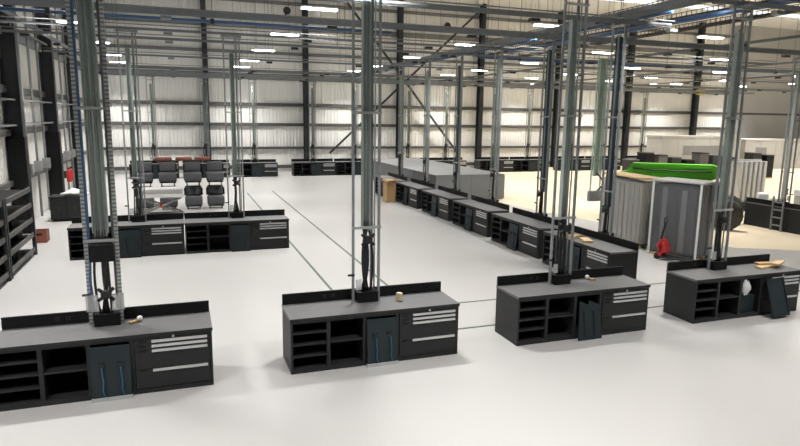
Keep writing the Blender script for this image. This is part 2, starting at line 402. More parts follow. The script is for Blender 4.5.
def make_mast(label, kind, loc, rz=0.0, seed=0, gz=GZ, ped=0.0):
    # origin on the worktop at the middle of the base box
    rg = random.Random(seed); top = gz - loc[2]
    t = thing('service_mast', label, 'service mast', loc, rz, 'strut masts carrying air and power down to the benches')
    w = 0.215 if kind == 'wide' else 0.235
    mb = MB(); mb.box(-0.165, 0.205, -0.12, 0.12, -ped, 0.17); mb.box(-0.175, 0.205, -0.13, 0.13, 0.17, 0.19); obj('base_box', mb, 'powder_dark', t)
    slotted = 'galv_slotted' if kind == 'wide' else 'galv'
    s = 0.055 if kind == 'wide' else 0.041
    for sx in (-1, 1):
        mb = MB(); chan(mb, sx*w, -0.03, 0.0, top-0.01, s); obj('post', mb, slotted, t)
    mb = MB(); chan(mb, 0.13 if kind != 'wide' else 0.16, 0.08, 0.19, top-0.01, 0.041, flip=-1); obj('rear_post', mb, 'galv', t)
    # ladder tray
    tw = {'wide': 0.11, 'std': 0.072, 'blue': 0.075, 'light': 0.08}[kind]; tz0 = {'wide': 1.45, 'std': 1.3, 'blue': 0.9, 'light': 0.3}[kind]
    mb = MB(); mb.box(-tw, -tw+0.012, -0.05, 0.05, tz0, top-0.55); mb.box(tw-0.012, tw, -0.05, 0.05, tz0, top-0.55); mb.box(-tw+0.012, tw-0.012, 0.03, 0.04, tz0, top-0.55)
    tr = obj('cable_tray', mb, {'blue': 'post_blue', 'light': 'galv_light'}.get(kind, 'tray_green'), t)
    mb = MB(); z = tz0+0.1
    while z < top-0.6: mb.box(-tw+0.012, tw-0.012, 0.018, 0.029, z, z+0.02); z += 0.1
    r_ = obj('tray_rungs', mb, 'tray_green', tr); r_['kind'] = 'stuff'
    for k in range(5):
        x = (-0.7+0.35*k)*tw
        obj('cable', MB().tube([(x, -0.01, tz0-0.05), (x, -0.01, top-0.5)], tw*0.15, 6), ['tray_green', 'galv', 'tray_green', 'galv', 'tray_green'][k], t)
    # hoses from the tray down into the base box
    for k in range(5):
        x1 = -0.09+0.045*k
        mb = MB().tube(hose_pts(x1*0.9, -0.02, 0.185, x1*0.6, 0.0, tz0+0.05, rg.uniform(-0.08, 0.08)), 0.02, 7)
        obj('hose', mb, 'rubber', t)
    mz = {'wide': 0.42, 'std': 1.05, 'blue': 0.75, 'light': 0.5}[kind]
    mb = MB(); mb.lathe([(0.06, -0.06), (0.075, -0.03), (0.075, 0.03), (0.06, 0.06)], 12, 'y', (0.02, -0.09, mz+0.08))
    for a in (40, 140, 220, 320): 
        d = Vector((math.cos(math.radians(a)), 0, math.sin(math.radians(a)))); c = Vector((0.02, -0.09, mz+0.08))
        mb.tube([c+d*0.04, c+d*0.15], [0.032, 0.026], 8)
    obj('air_manifold', mb, 'rubber', t)
    if kind == 'wide':
        obj('junction_box', MB().rbox(-0.17, 0.17, -0.14, -0.06, 1.02, 1.3, r=0.03), 'powder_dark', t)
        obj('air_line', MB().tube([(-0.17, -0.03, top-0.1), (-0.17, -0.03, 1.2), (-0.19, -0.05, 0.7), (-0.16, -0.05, 0.24)], 0.022, 8), 'pipe_blue', t)
        obj('clear_guard', B(-0.27, -0.09, -0.08, -0.075, 0.235, 0.5), 'clear_sheet', t); obj('clear_guard', B(0.09, 0.27, -0.08, -0.075, 0.235, 0.5), 'clear_sheet', t)
    else:
        obj('conduit', MB().tube([(0.17, 0.03, 0.18), (0.17, 0.03, top-0.05)], 0.014, 6), 'galv_light', t)
        obj('clear_guard', B(-0.2, -0.09, -0.08, -0.075, 0.235, 0.42), 'clear_sheet', t)
    for z in (1.32, 3.3, top-0.3):
        obj('crossbar', B(-w-0.03, w+0.03, -0.075, -0.052, z, z+0.045), 'galv_light', t)
    obj('valve', MB().tube([(-w-0.1, -0.05, 0.5), (-w+0.02, -0.05, 0.5)], 0.02, 8), 'rubber', t)
    mb = MB(); mb.box(-0.3, 0.3, -0.06, 0.06, top-0.08, top-0.02); mb.box(-0.06, 0.06, -0.25, 0.25, top-0.06, top-0.006); obj('rail_bracket', mb, 'galv', t)
    return t
MY = FY+BD-0.21
make_mast('wide slotted mast with a blue air line, on the bench next to the shelving racks', 'wide', (-1.19, MY, BH+0.001), seed=1)
make_mast('green-grey tray mast on the bench with the cream block', 'std', (3.02, MY, BH+0.001), seed=2)
make_mast('green-grey tray mast on the bench with two tilted slate panels', 'std', (7.08, MY, BH+0.001), seed=3)
make_mast('green-grey tray mast on the bench with the clear plastic bag', 'std', (11.18, MY, BH+0.001), seed=4)
make_mast('pale mast beside the scissor lift table, on the bench pair', 'std', (-1.3, 19.36+BD-0.2, BH+0.001), seed=5)
m2 = make_mast('pale mast on the bench pair, at the lane line end', 'std', (1.62, 19.36+BD-0.2, BH+0.001), seed=6)
for i, (y, x, w) in enumerate(zip(RY, RX, ords)):
    make_mast('dark blue tray mast on the workbench %s' % w, 'blue' if i in (0, 1, 3) else 'std', (x+BD+0.15, y+BW/2, BH+0.001), -PI/2, seed=10+i, gz=GZ+0.3, ped=BH)
make_mast('pale mast on the bench turned with its back to the boom lift', 'light', (22.2, 17.38, BH+0.001), PI/2, seed=30)
farm = None
for i, x in enumerate(BACKX):
    if farm is None: farm = make_mast('strut mast on a workbench under the far wall', 'std', (x+BW/2, 42.9+BD-0.2, BH+0.001), seed=31); farm['group'] = 'masts under the far wall'
    else: copy_tree(farm, (x+BW/2, 42.9+BD-0.2, BH+0.001))
# a mast hanging free of any bench
t = thing('hanging_mast', 'pale green light mast hanging from the grid with a grey socket box', 'service mast', (15.5, 20.25, 1.0))
for sx in (-0.22, 0.22):
    mb = MB(); chan(mb, sx, 0, 0.0, GZ-1.0, 0.045); obj('post', mb, 'pale_green', t)
mb = MB(); mb.box(-0.13, 0.13, 0.03, 0.04, 1.0, GZ-1.1); mb.box(-0.13, -0.115, -0.05, 0.03, 1.0, GZ-1.1); mb.box(0.115, 0.13, -0.05, 0.03, 1.0, GZ-1.1); obj('cable_tray', mb, 'pale_green', t)
obj('socket_box', MB().rbox(-0.3, 0.3, -0.1, 0.06, 0.0, 0.42, r=0.03), 'mid_grey', t)
obj('hose', MB().tube(hose_pts(0.1, 0, 0.4, 0.05, 0, 1.1, 0.2), 0.03, 7), 'rubber', t)
for z in (1.6, 3.2): obj('crossbar', B(-0.26, 0.26, -0.05, -0.028, z, z+0.04), 'galv_light', t)

# ---------------------------------------------------------------- overhead strut grid, pipes and trays
def hangers(t, pts, z):
    for p in pts: obj('hanger_rod', MB().tube([(p[0], p[1], z), (p[0], p[1], ZC)], 0.008, 4), 'dark_steel', t)
def xrail(y, z, x0, x1, mt, label, w=0.06, h=0.09, truss=False):
    t = thing('overhead_rail', label, 'rail', (0, 0, 0), group='rails of the overhead strut grid')
    mb = MB(); mb.box(x0, x1, y-w/2, y-w/2+0.008, z, z+h); mb.box(x0, x1, y+w/2-0.008, y+w/2, z, z+h); mb.box(x0, x1, y-w/2, y+w/2, z+h-0.01, z+h)
    obj('channel', mb, 'rail_galv' if mt == 'galv' else mt, t)
    obj('conduit', MB().tube([(x0, y+0.16, z+0.05), (x1, y+0.16, z+0.05)], 0.022, 6), 'rail_galv', t)
    obj('conduit', MB().tube([(x0, y-0.14, z+0.14), (x1, y-0.14, z+0.14)], 0.016, 6), 'beam_steel', t)
    n = int((x1-x0)/4.2)
    for k in range(n+1): obj('coupling_box', B(x0+0.5+k*4.2, x0+0.75+k*4.2, y+0.1, y+0.26, z-0.08, z-0.001), ['dark_steel', 'galv', 'dark_steel'][k % 3], t)
    hangers(t, [(x0+1.6+k*(x1-x0-3.2)/max(1, n//2), y) for k in range(n//2+1)], z+h)
    return t
def yrail(x, z, y0, y1, mt, label, w=0.06, h=0.09):
    t = thing('overhead_rail', label, 'rail', (0, 0, 0), group='rails of the overhead strut grid')
    mb = MB(); mb.box(x-w/2, x-w/2+0.008, y0, y1, z, z+h); mb.box(x+w/2-0.008, x+w/2, y0, y1, z, z+h); mb.box(x-w/2, x+w/2, y0, y1, z+h-0.01, z+h)
    obj('channel', mb, 'rail_galv' if mt == 'galv' else mt, t)
    obj('conduit', MB().tube([(x+0.13, y0, z+0.05), (x+0.13, y1, z+0.05)], 0.022, 6), 'rail_galv', t)
    n = int((y1-y0)/3.6)
    for k in range(n): obj('coupling_box', B(x-0.12, x+0.12, y0+1.4+k*3.6, y0+1.65+k*3.6, z-0.09, z-0.001), 'dark_steel', t)
    hangers(t, [(x, y0+0.3+k*(y1-y0-0.6)/max(1, n//2)) for k in range(n//2+1)], z+h)
    return t
for y, z, x0, x1, w, h, lb in (
    (10.2, GZ, -5.0, 24.0, 0.06, 0.09, 'grey strut rail holding the slotted mast with the blue air line'),
    (13.3, GZ, -5.0, 12.2, 0.09, 0.11, 'grey strut rail crossing over the lane lines'),
    (16.7, GZ, -5.0, 24.0, 0.10, 0.15, 'thick grey strut rail beside the blue air pipe over the bench pair'),
    (20.05, GZ, -5.0, 24.0, 0.06, 0.07, 'thin grey strut rail holding the masts of the bench pair'),
    (22.4, GZ, -5.0, 34.0, 0.08, 0.08, 'grey strut rail crossing between the bench pair and the scissor lift table'),
    (28.9, GZ, -5.0, 48.0, 0.07, 0.07, 'grey strut rail crossing above the seat stacks'),
    (35.6, GZ, -5.0, 48.0, 0.07, 0.07, 'grey strut rail of the close pair above the long grey platform'),
    (36.9, GZ, -5.0, 48.0, 0.07, 0.08, 'grey strut rail of the close pair above the long grey platform'),
    (41.6, GZ, -5.0, 48.0, 0.08, 0.10, 'grey strut rail just in front of the far wall benches'),
    (43.6, GZ, -5.0, 48.0, 0.08, 0.12, 'grey strut rail holding the masts under the far wall')):
    xrail(y, z, x0, x1, 'galv', lb, w, h)
for x, y0, mt, w, h, lb in (
    (11.12, 6.0, 'galv', 0.08, 0.12, 'grey strut rail holding the masts of the receding bench row'),
    (11.55, 6.0, 'beam_steel', 0.10, 0.16, 'wide grey rail beside the blue pipe above the receding bench row'),
    (19.0, 12.0, 'galv', 0.06, 0.09, 'grey strut rail running down the hall above the boom lift'),
    (27.0, 12.0, 'galv', 0.06, 0.09, 'grey strut rail running down the hall past the white panel rack'),
    (-4.4, 16.0, 'galv', 0.06, 0.09, 'grey strut rail running along the left wall'),
    (34.5, 16.0, 'galv', 0.06, 0.09, 'grey strut rail running down the hall towards the dark crates')):
    yrail(x, GZ+0.3, y0, 44.5, mt, lb, w, h)
def pipe(pts, r, mt, name, label, rods=()):
    t = thing(name, label, 'pipe'); obj('pipe_run', MB().tube(pts, r, 8), mt, t)
    for p in rods: obj('hanger_rod', MB().tube([p, (p[0], p[1], ZC)], 0.008, 4), 'dark_steel', t)
    for k in range(len(rods)): obj('clamp', MB().box(rods[k][0]-0.05, rods[k][0]+0.05, rods[k][1]-r-0.03, rods[k][1]+r+0.03, rods[k][2]-r-0.02, rods[k][2]+r+0.03), 'dark_steel', t)
    return t
pipe([(-5.0, 18.3, 6.72), (6.2, 18.3, 6.72)], 0.045, 'pipe_blue', 'air_pipe', 'blue compressed air pipe crossing over the bench pair', [(-3.0, 18.3, 6.72), (1.0, 18.3, 6.72), (5.0, 18.3, 6.72)])
pipe([(11.95, 13.0, 6.95), (11.95, 44.0, 6.95)], 0.05, 'pipe_blue', 'air_pipe', 'blue compressed air pipe running along above the receding bench row', [(11.95, 15.0, 6.95), (11.95, 24.0, 6.95), (11.95, 36.0, 6.95)])
pipe([(13.3, 8.0, 6.95), (13.3, 23.7, 6.95)], 0.07, 'pipe_blue', 'air_pipe', 'thick blue pipe above the wrapped panel stacks', [(13.3, 12.0, 6.95), (13.3, 20.9, 6.95)])
pipe([(12.1, 24.0, 6.72), (30.0, 24.0, 6.72)], 0.05, 'pipe_blue', 'air_pipe', 'blue pipe crossing the hall above the boom lift', [(14.0, 24.0, 6.72), (22.0, 24.0, 6.72), (29.0, 24.0, 6.72)])
# cable baskets above the receding row
def basket(x, z, y0, y1, w, label):
    t = thing('cable_basket', label, 'cable tray')
    mb = MB()
    for k in (-w/2, w/2):
        for zz in (0.0, 0.12): mb.box(x+k-0.012, x+k+0.012, y0, y1, z+zz, z+zz+0.018)
    for k in range(5): mb.box(x-w/2+k*w/4-0.005, x-w/2+k*w/4+0.005, y0, y1, z-0.004, z+0.006)
    o = obj('basket_wires', mb, 'dark_steel', t)
    mb = MB(); y = y0
    while y < y1: mb.box(x-w/2, x+w/2, y, y+0.012, z, z+0.012); mb.box(x-w/2-0.01, x-w/2+0.01, y, y+0.012, z, z+0.13); mb.box(x+w/2-0.01, x+w/2+0.01, y, y+0.012, z, z+0.13); y += 0.2
    r = obj('cross_wires', mb, 'dark_steel', t); r['kind'] = 'stuff'
    for k in range(4): obj('cable', MB().tube([(x-w/3+k*w/5, y0, z+0.03), (x-w/3+k*w/5, y1, z+0.03)], 0.018, 5), 'rubber', t)
    hangers(t, [(x, y0+0.5), (x, (y0+y1)/2), (x, y1-0.5)], z)
basket(12.6, 7.25, 7.0, 30.0, 0.5, 'dark wire cable basket above the receding bench row')
basket(15.0, 7.35, 9.0, 30.0, 0.6, 'dark wire cable basket above the wrapped panel stacks')
basket(17.6, 7.5, 10.0, 32.0, 0.6, 'dark wire cable basket above the boom lift')
# security cameras / loudspeakers on the far wall
for x, z in ((7.7, 11.6), (20.3, 11.3)):
    t = thing('loudspeaker', 'black horn loudspeaker high on the far wall', 'loudspeaker', (x, YB-0.25, z), group='horn loudspeakers on the far wall')
    obj('horn', MB().lathe([(0.28, -0.5), (0.16, -0.3), (0.08, -0.1), (0.08, 0.05)], 14, 'y'), 'rubber', t); obj('bracket', B(-0.05, 0.05, -0.05, 0.18, -0.3, 0.0), 'dark_steel', t)
t = thing('warning_beacon', 'yellow beacon box on the dark far wall column', 'beacon', (46.2, YB-0.78, 6.6))
obj('beacon_body', MB().rbox(-0.4, 0.4, -0.35, -0.0, 0.0, 0.5, r=0.08), 'yellow', t); obj('beacon_lens', MB().lathe([(0.15, 0.5), (0.14, 0.7), (0.06, 0.78)], 12, 'z', (0, -0.18, 0)), 'yellow', t)

# ---------------------------------------------------------------- small things on the worktops
def fitting(loc, label, a):
    t = thing('hose_nozzle', label, 'nozzle', loc, a)
    obj('grip', MB().tube([(0, 0, 0.025), (0.16, 0.02, 0.025)], [0.02, 0.024], 8), 'brass', t); obj('cap', MB().lathe([(0.0, -0.045), (0.035, -0.03), (0.045, 0), (0.035, 0.03), (0.0, 0.045)], 10, 'z', (0.18, 0.03, 0.05)), 'white_paint', t)
fitting((-0.86, 10.05, BH+0.006), 'small brass nozzle with a white cap on the bench next to the racks', 0.5)
t = thing('wood_block', 'cream block standing on the grey worktop', 'block', (3.60, 10.0, BH+0.002), 0.5)
mb = MB(); mb.rbox(-0.04, 0.04, -0.05, 0.05, 0, 0.15, r=0.015); obj('block', mb, 'cream', t); obj('screw', MB().tube([(-0.1, 0, 0.012), (-0.04, 0, 0.012)], 0.012, 6), 'brass', t)
fitting((7.9, 10.1, BH+0.006), 'brass knob with a white cap on the bench with tilted panels', 1.9)
for i, (x, y, L, a) in enumerate(((12.5, 9.98, 0.7, 0.15), (12.58, 10.06, 0.55, -0.15), (12.72, 9.9, 0.5, 0.45))):
    o = obj('wood_offcut', MB().box(-L/2, L/2, -0.08, 0.08, 0, 0.04), 'cardboard' if i == 1 else 'pale_wood', None, (x, y, BH+0.002+0.042*i), a); tag(o, 'pale wood offcut in the heap on the bench with the plastic bag', 'wood', 'wood offcuts heaped on a bench')
for i, (dx, dy, L, a) in enumerate(((0.3, 1.4, 0.5, 1.2), (0.32, 1.95, 0.45, 0.4), (0.3, 2.4, 0.3, 0.9))):
    o = obj('cardboard_sheet', MB().box(-L/2, L/2, -0.12, 0.12, 0, 0.06), 'pale_wood', None, (9.98+dx, 12.25+dy, BH+0.002), a); tag(o, 'flat piece of cardboard on the bench nearest the wrapped panel stacks', 'cardboard', 'cardboard pieces on a bench')
# slate panel leaning on the last bench of the front row
t = thing('loose_panel', 'slate cabinet panel leaning against the drawers of a bench', 'panel', (FX0+2*PIT+0.66, FY-0.3, 0.012), 0)
R = Matrix.Rotation(-math.radians(16), 4, 'X'); R2 = Matrix.Rotation(math.radians(-3), 4, 'Y') @ R
obj('sheet', MB().box(-0.25, 0.25, -0.012, 0.012, 0.03, 0.86, rot=R2), 'panel_slate', t)
mb = MB()
for a in ((-0.25, -0.22, 0.03, 0.86), (0.22, 0.25, 0.03, 0.86), (-0.25, 0.25, 0.03, 0.06), (-0.25, 0.25, 0.83, 0.86)): mb.box(a[0], a[1], -0.03, -0.012, a[2], a[3], rot=R2)
obj('rim', mb, 'powder_black', t)

# ---------------------------------------------------------------- left wall: racks, cabinet, box, extinguishers
def rack(y0, y1, label):
    t = thing('shelving_rack', label, 'rack', (-4.72, (y0+y1)/2, 0), group='black racks along the left wall')
    L = y1-y0; h = L/2
    for sx in (-0.52, 0.52):
        for sy in (-h+0.04, h-0.04): obj('upright', B(sx-0.05, sx+0.05, sy-0.04, sy+0.04, 0, 2.05), 'dark_steel', t)
    for z in (0.14, 0.58, 1.02, 1.46, 1.92):
        s = obj('shelf', B(-0.5, 0.5, -h+0.08, h-0.08, z, z+0.04), 'powder_dark', t)
        obj('shelf_lip', B(0.5, 0.54, -h+0.08, h-0.08, z-0.02, z+0.11), 'girt_steel', s)
    for sy in (-h+0.04, h-0.04): obj('side_brace', MB().bar((-0.5, sy, 0.2), (0.5, sy, 1.8), 0.03, 0.04), 'dark_steel', t)
rack(17.55, 20.55, 'black steel shelving rack beside the red crate'); rack(14.45, 17.45, 'black steel shelving rack second from the red crate')
for i, (y, z, s) in enumerate(((18.2, 0.18, 0.3), (19.1, 0.18, 0.26), (19.8, 0.62, 0.28), (18.5, 0.62, 0.3), (19.3, 1.06, 0.3), (18.3, 1.06, 0.25), (16.6, 0.62, 0.3), (16.0, 1.06, 0.28), (16.8, 1.06, 0.3))):
    t = thing('parts_bin', 'dark parts bin on the black shelving rack', 'bin', (-4.75, y, z+0.003), group='parts bins on the racks')
    mb = MB(); mb.box(-0.35, 0.35, -s, s, 0, 0.03); mb.box(-0.35, -0.32, -s, s, 0.03, s); mb.box(0.32, 0.35, -s, s, 0.03, s*0.6); mb.box(-0.32, 0.32, -s, -s+0.03, 0.03, s); mb.box(-0.32, 0.32, s-0.03, s, 0.03, s); obj('tub', mb, 'powder_dark', t)
t = thing('red_crate', 'small red brown crate on the floor at the end of the racks', 'crate', (-4.42, 22.6, 0))
mb = MB(); mb.box(-0.2, 0.2, -0.25, 0.25, 0.0, 0.06); mb.box(-0.2, 0.2, -0.25, -0.22, 0.06, 0.38); mb.box(-0.2, 0.2, 0.22, 0.25, 0.06, 0.38); mb.box(-0.2, -0.17, -0.22, 0.22, 0.06, 0.38); mb.box(0.17, 0.2, -0.22, 0.22, 0.06, 0.38); obj('shell', mb, 'rust', t)
obj('grip_slot', B(-0.08, 0.08, -0.256, -0.25, 0.24, 0.31), 'powder_dark', t)
t = thing('low_cabinet', 'black low cabinet by the left wall with white sheeting on top', 'cabinet', (-4.2, 27.0, 0))
obj('body', B(-0.62, 0.52, -0.4, 0.5, 0.08, 0.93), 'powder_dark', t); obj('plinth', B(-0.58, 0.48, -0.36, 0.46, 0, 0.08), 'powder_dark', t); obj('top', B(-0.65, 0.55, -0.43, 0.53, 0.93, 0.97), 'powder_black', t)
for sx in (-0.6, -0.04): 
    d = obj('door', B(sx, sx+0.53, -0.42, -0.4, 0.1, 0.91), 'powder_black', t); obj('handle', B(sx+0.24, sx+0.3, -0.435, -0.42, 0.45, 0.6), 'dark_steel', d)
t = thing('white_sheeting', 'bundle of white plastic sheeting on the black low cabinet', 'sheeting', (-4.0, 27.0, 0.97))
for k in range(4):
    mb = MB().tube([(-0.45+0.05*k, -0.25+0.14*k, 0.07), (-0.1, -0.2+0.13*k, 0.12+0.02*k), (0.3, -0.22+0.14*k, 0.09), (0.5, -0.2+0.12*k, 0.05)], [0.05, 0.1, 0.09, 0.04], 8); obj('fold', mb, 'white_paint', t)
for k, (y, z) in enumerate(((33.9, 0.8), (34.5, 0.8))):
    t = thing('fire_extinguisher', 'red fire extinguisher hung on the left wall behind the low cabinet', 'extinguisher', (XL+0.4, y, z), group='extinguishers on the left wall')
    obj('cylinder', MB().lathe([(0.02, 0), (0.1, 0.02), (0.11, 0.1), (0.11, 0.5), (0.07, 0.6), (0.03, 0.64)], 14), 'red_paint', t); obj('valve', B(-0.04, 0.08, -0.02, 0.02, 0.64, 0.72), 'rubber', t); obj('wall_bracket', B(-0.34, -0.1, -0.05, 0.05, 0.2, 0.5), 'dark_steel', t)

# ---------------------------------------------------------------- seat stacks and scissor lift table
def make_seat():
    t = thing('passenger_seat', 'seat', 'seat')
    for sx in (-0.26, 0.26): obj('leg', MB().bar((sx, -0.2, 0), (sx, 0.25, 0.16), 0.05, 0.05), 'dark_steel', t)
    obj('base_frame', B(-0.34, 0.34, -0.28, 0.34, 0.12, 0.17), 'powder_dark', t)
    obj('cushion', MB().rbox(-0.37, 0.37, -0.34, 0.22, 0.17, 0.57, r=0.09), 'seat_fabric', t)
    R = Matrix.Rotation(-math.radians(8), 4, 'X')
    bk = obj('backrest', MB().rbox(-0.36, 0.36, -0.11, 0.11, 0.0, 0.47, r=0.09, rot=R, at=(0, 0.16, 0.56)), 'seat_fabric', t)
    obj('side_bolster', MB().rbox(-0.40, -0.34, -0.13, 0.09, 0.02, 0.36, r=0.03, rot=R, at=(0, 0.15, 0.56)), 'powder_dark', bk)
    obj('side_bolster', MB().rbox(0.34, 0.40, -0.13, 0.09, 0.02, 0.36, r=0.03, rot=R, at=(0, 0.15, 0.56)), 'powder_dark', bk)
    return t
s0 = make_seat(); usedseat = False
for i, x in enumerate((-1.53, -0.55, 0.5, 1.45)):
    for j, z in enumerate((0.0, 1.08)):
        lb = 'dark grey upholstered seat, %s of its stack, %s' % (('lower', 'upper')[j], ('farthest from the lane line', 'behind the scissor lift table', 'between two other stacks', 'at the end by the lane line')[i])
        o = s0 if not usedseat else copy_tree(s0); usedseat = True
        o.location = (x, 28.9+0.02*j, z); o['label'] = lb; o['group'] = 'stacked upholstered seats'
    # second row of stacks behind, half hidden
for i, x in enumerate((-0.85, 0.0, 0.8)):
    o = thing('rolled_mat', 'rust brown rolled mat lying on top of the seat stacks', 'mat', (x+0.15, 29.1, 2.125), 0.0, 'rolled mats on the seat stacks')
    mb = MB(); pr = []
    for k in range(20): a = 2*PI*k/20; pr.append((0.09*math.cos(a), 0.09*math.sin(a)+0.09))
    mb.loft([[(-0.33, a, b) for a, b in pr], [(0.33, a, b) for a, b in pr]]); obj('roll', mb, 'rust', o)
    obj('core', MB().tube([(-0.36, 0, 0.09), (0.36, 0, 0.09)], 0.03), 'powder_dark', o)
t = thing('scissor_lift_table', 'scissor lift table with crossed grey legs and a white slab top', 'lift table', (-0.82, 26.9, 0))
obj('platform', B(-0.92, 0.92, -0.42, 0.42, 0.84, 0.98), 'white_paint', t)
obj('padding', MB().rbox(-0.9, 0.88, -0.4, 0.4, 0.98, 1.2, r=0.06), 'offwhite', t)
obj('base_frame', MB().box(-0.9, 0.9, -0.42, -0.36, 0.06, 0.14).box(-0.9, 0.9, 0.36, 0.42, 0.06, 0.14).box(-0.9, -0.84, -0.36, 0.36, 0.06, 0.14).box(0.84, 0.9, -0.36, 0.36, 0.06, 0.14), 'mid_grey', t)
for sy in (-0.38, 0.38):
    obj('scissor_leg', MB().bar((-0.8, sy, 0.15), (0.8, sy, 0.82), 0.04, 0.07), 'mid_grey', t); obj('scissor_leg', MB().bar((-0.8, sy+0.05*(-1 if sy > 0 else 1), 0.82), (0.8, sy+0.05*(-1 if sy > 0 else 1), 0.15), 0.04, 0.07), 'mid_grey', t)
obj('pivot', MB().tube([(0, -0.45, 0.485), (0, 0.45, 0.485)], 0.06, 10), 'red_paint', t)
for sx in (-0.8, 0.8):
    for sy in (-0.39, 0.39): obj('caster', MB().lathe([(0.03, -0.03), (0.06, -0.025), (0.06, 0.025), (0.03, 0.03)], 12, 'y', (sx, sy, 0.06)), 'rubber', t)

# ---------------------------------------------------------------- cardboard box and grey platform behind the receding row
t = thing('cardboard_box', 'tall open brown cardboard box beside the receding bench row', 'box', (9.78, 28.85, 0), 0.1)
mb = MB(); mb.box(-0.24, 0.24, -0.24, 0.24, 0, 0.02); mb.box(-0.24, 0.24, -0.24, -0.23, 0.02, 0.98); mb.box(-0.24, 0.24, 0.23, 0.24, 0.02, 0.98); mb.box(-0.24, -0.23, -0.23, 0.23, 0.02, 0.98); mb.box(0.23, 0.24, -0.23, 0.23, 0.02, 0.98); obj('carton', mb, 'cardboard', t)
for a, pos in ((0, (0, -0.24)), (PI, (0, 0.24)), (PI/2, (0.24, 0)), (-PI/2, (-0.24, 0))):
    R = Matrix.Rotation(a, 4, 'Z') @ Matrix.Rotation(math.radians(50), 4, 'X')
    obj('flap', MB().box(-0.23, 0.23, -0.005, 0.005, 0, 0.2, rot=R, at=(pos[0], pos[1], 0.98)), 'cardboard', t)
obj('filler', MB().rbox(-0.2, 0.2, -0.2, 0.2, 0.8, 1.12, r=0.08), 'pale_wood', t)
t = thing('grey_platform', 'long low grey platform behind the receding bench row', 'platform', (14.0, 34.6, 0))
for k in range(4):
    y0 = -6.3+k*3.15
    for sx in (-1, 1):
        xa = -1.95 if sx < 0 else 1.92
        obj('side_panel', B(xa, xa+0.03, y0+0.01, y0+3.13, 0.05, 1.27), 'deck_grey', t)
    for j in range(2): obj('deck_panel', B(-1.95+j*1.955, -0.005+j*1.955, y0+0.01, y0+3.13, 1.28, 1.33), 'deck_grey', t)
for j in range(2):
    for yy in (-6.33, 6.30): obj('end_panel', B(-1.95+j*1.955, -0.005+j*1.955, yy, yy+0.03, 0.05, 1.27), 'deck_grey', t)
obj('core_frame', B(-1.9, 1.9, -6.25, 6.25, 0.0, 1.275), 'mid_grey', t)

# ---------------------------------------------------------------- wrapped panel stacks, pallet truck
def stack(name, label, loc, rz, L, D, H, sheet, n, posts, capm):
    t = thing(name, label, 'panel stack', loc, rz)
    for k in range(3): obj('runner', B(0, L, 0.02+k*(D-0.14)/2, 0.12+k*(D-0.14)/2, 0, 0.1), 'pale_wood', t)
    obj('pallet_deck', B(0, L, 0, D, 0.1, 0.14), 'dark_steel', t)
    for k in range(n):
        y = 0.04+k*(D-0.12)/n; h = H-0.1-random.uniform(0, 0.14)
        obj('sheet', B(0.03+random.uniform(0, 0.03), L-0.03-random.uniform(0, 0.05), y, y+(D-0.12)/n*0.7, 0.141, h), sheet, t)
    m_ = max(3, int(L/0.28))
    for k in range(m_): obj('spacer', B(0.04+k*(L-0.08)/m_, 0.04+(k+0.55)*(L-0.08)/m_, 0.012, 0.036, 0.2, H-0.2-random.uniform(0, 0.12)), [sheet, 'offwhite' if sheet == 'sheet_beige' else 'mid_grey'][k % 2], t)
    obj('wrap', B(0.0, L, 0.002, D, 0.142, H-0.06), 'wrap_film', t)
    mb = MB()
    for x in posts: mb = MB().box(x-0.03, x+0.03, -0.03, 0.0, 0.02, H-0.05); obj('corner_post', mb, 'white_paint', t)
    obj('top_cover', MB().rbox(-0.03, L+0.03, -0.03, D+0.03, H-0.06, H, r=0.02), capm, t)
stack('panel_stack', 'dark panels under clear film with two white corner posts, behind the pallet truck', (14.02, 15.46, 0), math.atan2(-1.45, 0.56), 1.58, 0.95, 2.40, 'sheet_grey', 9, (0.04, 1.52), 'offwhite')
stack('panel_stack', 'beige panels under clear film next to the stack with white corner posts', (14.36, 18.32, 0), math.atan2(-0.995, -0.1), 2.28, 0.75, 2.36, 'sheet_beige', 8, (), 'pale_wood')
t = thing('pallet_truck', 'red hand pallet truck with a black handle in front of the dark panel stack', 'pallet truck', (13.84, 14.72, 0), math.atan2(-1.45, 0.56)+0.1)
R = Matrix.Rotation(math.radians(25), 4, 'Y')
for sy in (-0.2, 0.06): obj('fork', MB().box(0.1, 0.95, sy, sy+0.15, 0.07, 0.12), 'dark_steel', t)
obj('battery_cover', MB().rbox(0.08, 0.34, -0.2, 0.2, 0.14, 0.5, r=0.06, rot=Matrix.Rotation(math.radians(-18), 4, 'Y')), 'red_paint', t)
obj('mast_plate', B(0.02, 0.12, -0.2, 0.2, 0.12, 0.62), 'red_paint', t)
obj('tiller', MB().tube([(0.0, 0, 0.15), (-0.02, 0, 0.5), (0.1, 0, 1.15)], 0.035, 8), 'rubber', t)
obj('grip_loop', MB().tube([(0.1, -0.11, 1.28), (0.09, -0.11, 1.15), (0.1, 0, 1.1), (0.09, 0.11, 1.15), (0.1, 0.11, 1.28), (0.1, -0.11, 1.28)], 0.022, 8), 'rubber', t)
for sy in (-0.1, 0.1): obj('steer_wheel', MB().lathe([(0.04, -0.035), (0.1, -0.03), (0.1, 0.03), (0.04, 0.035)], 16, 'y', (-0.04, sy, 0.1)), 'rubber', t)
for sy in (-0.125, 0.135): obj('fork_roller', MB().lathe([(0.02, -0.04), (0.05, -0.035), (0.05, 0.035), (0.02, 0.04)], 12, 'y', (0.85, sy, 0.05)), 'rubber', t)

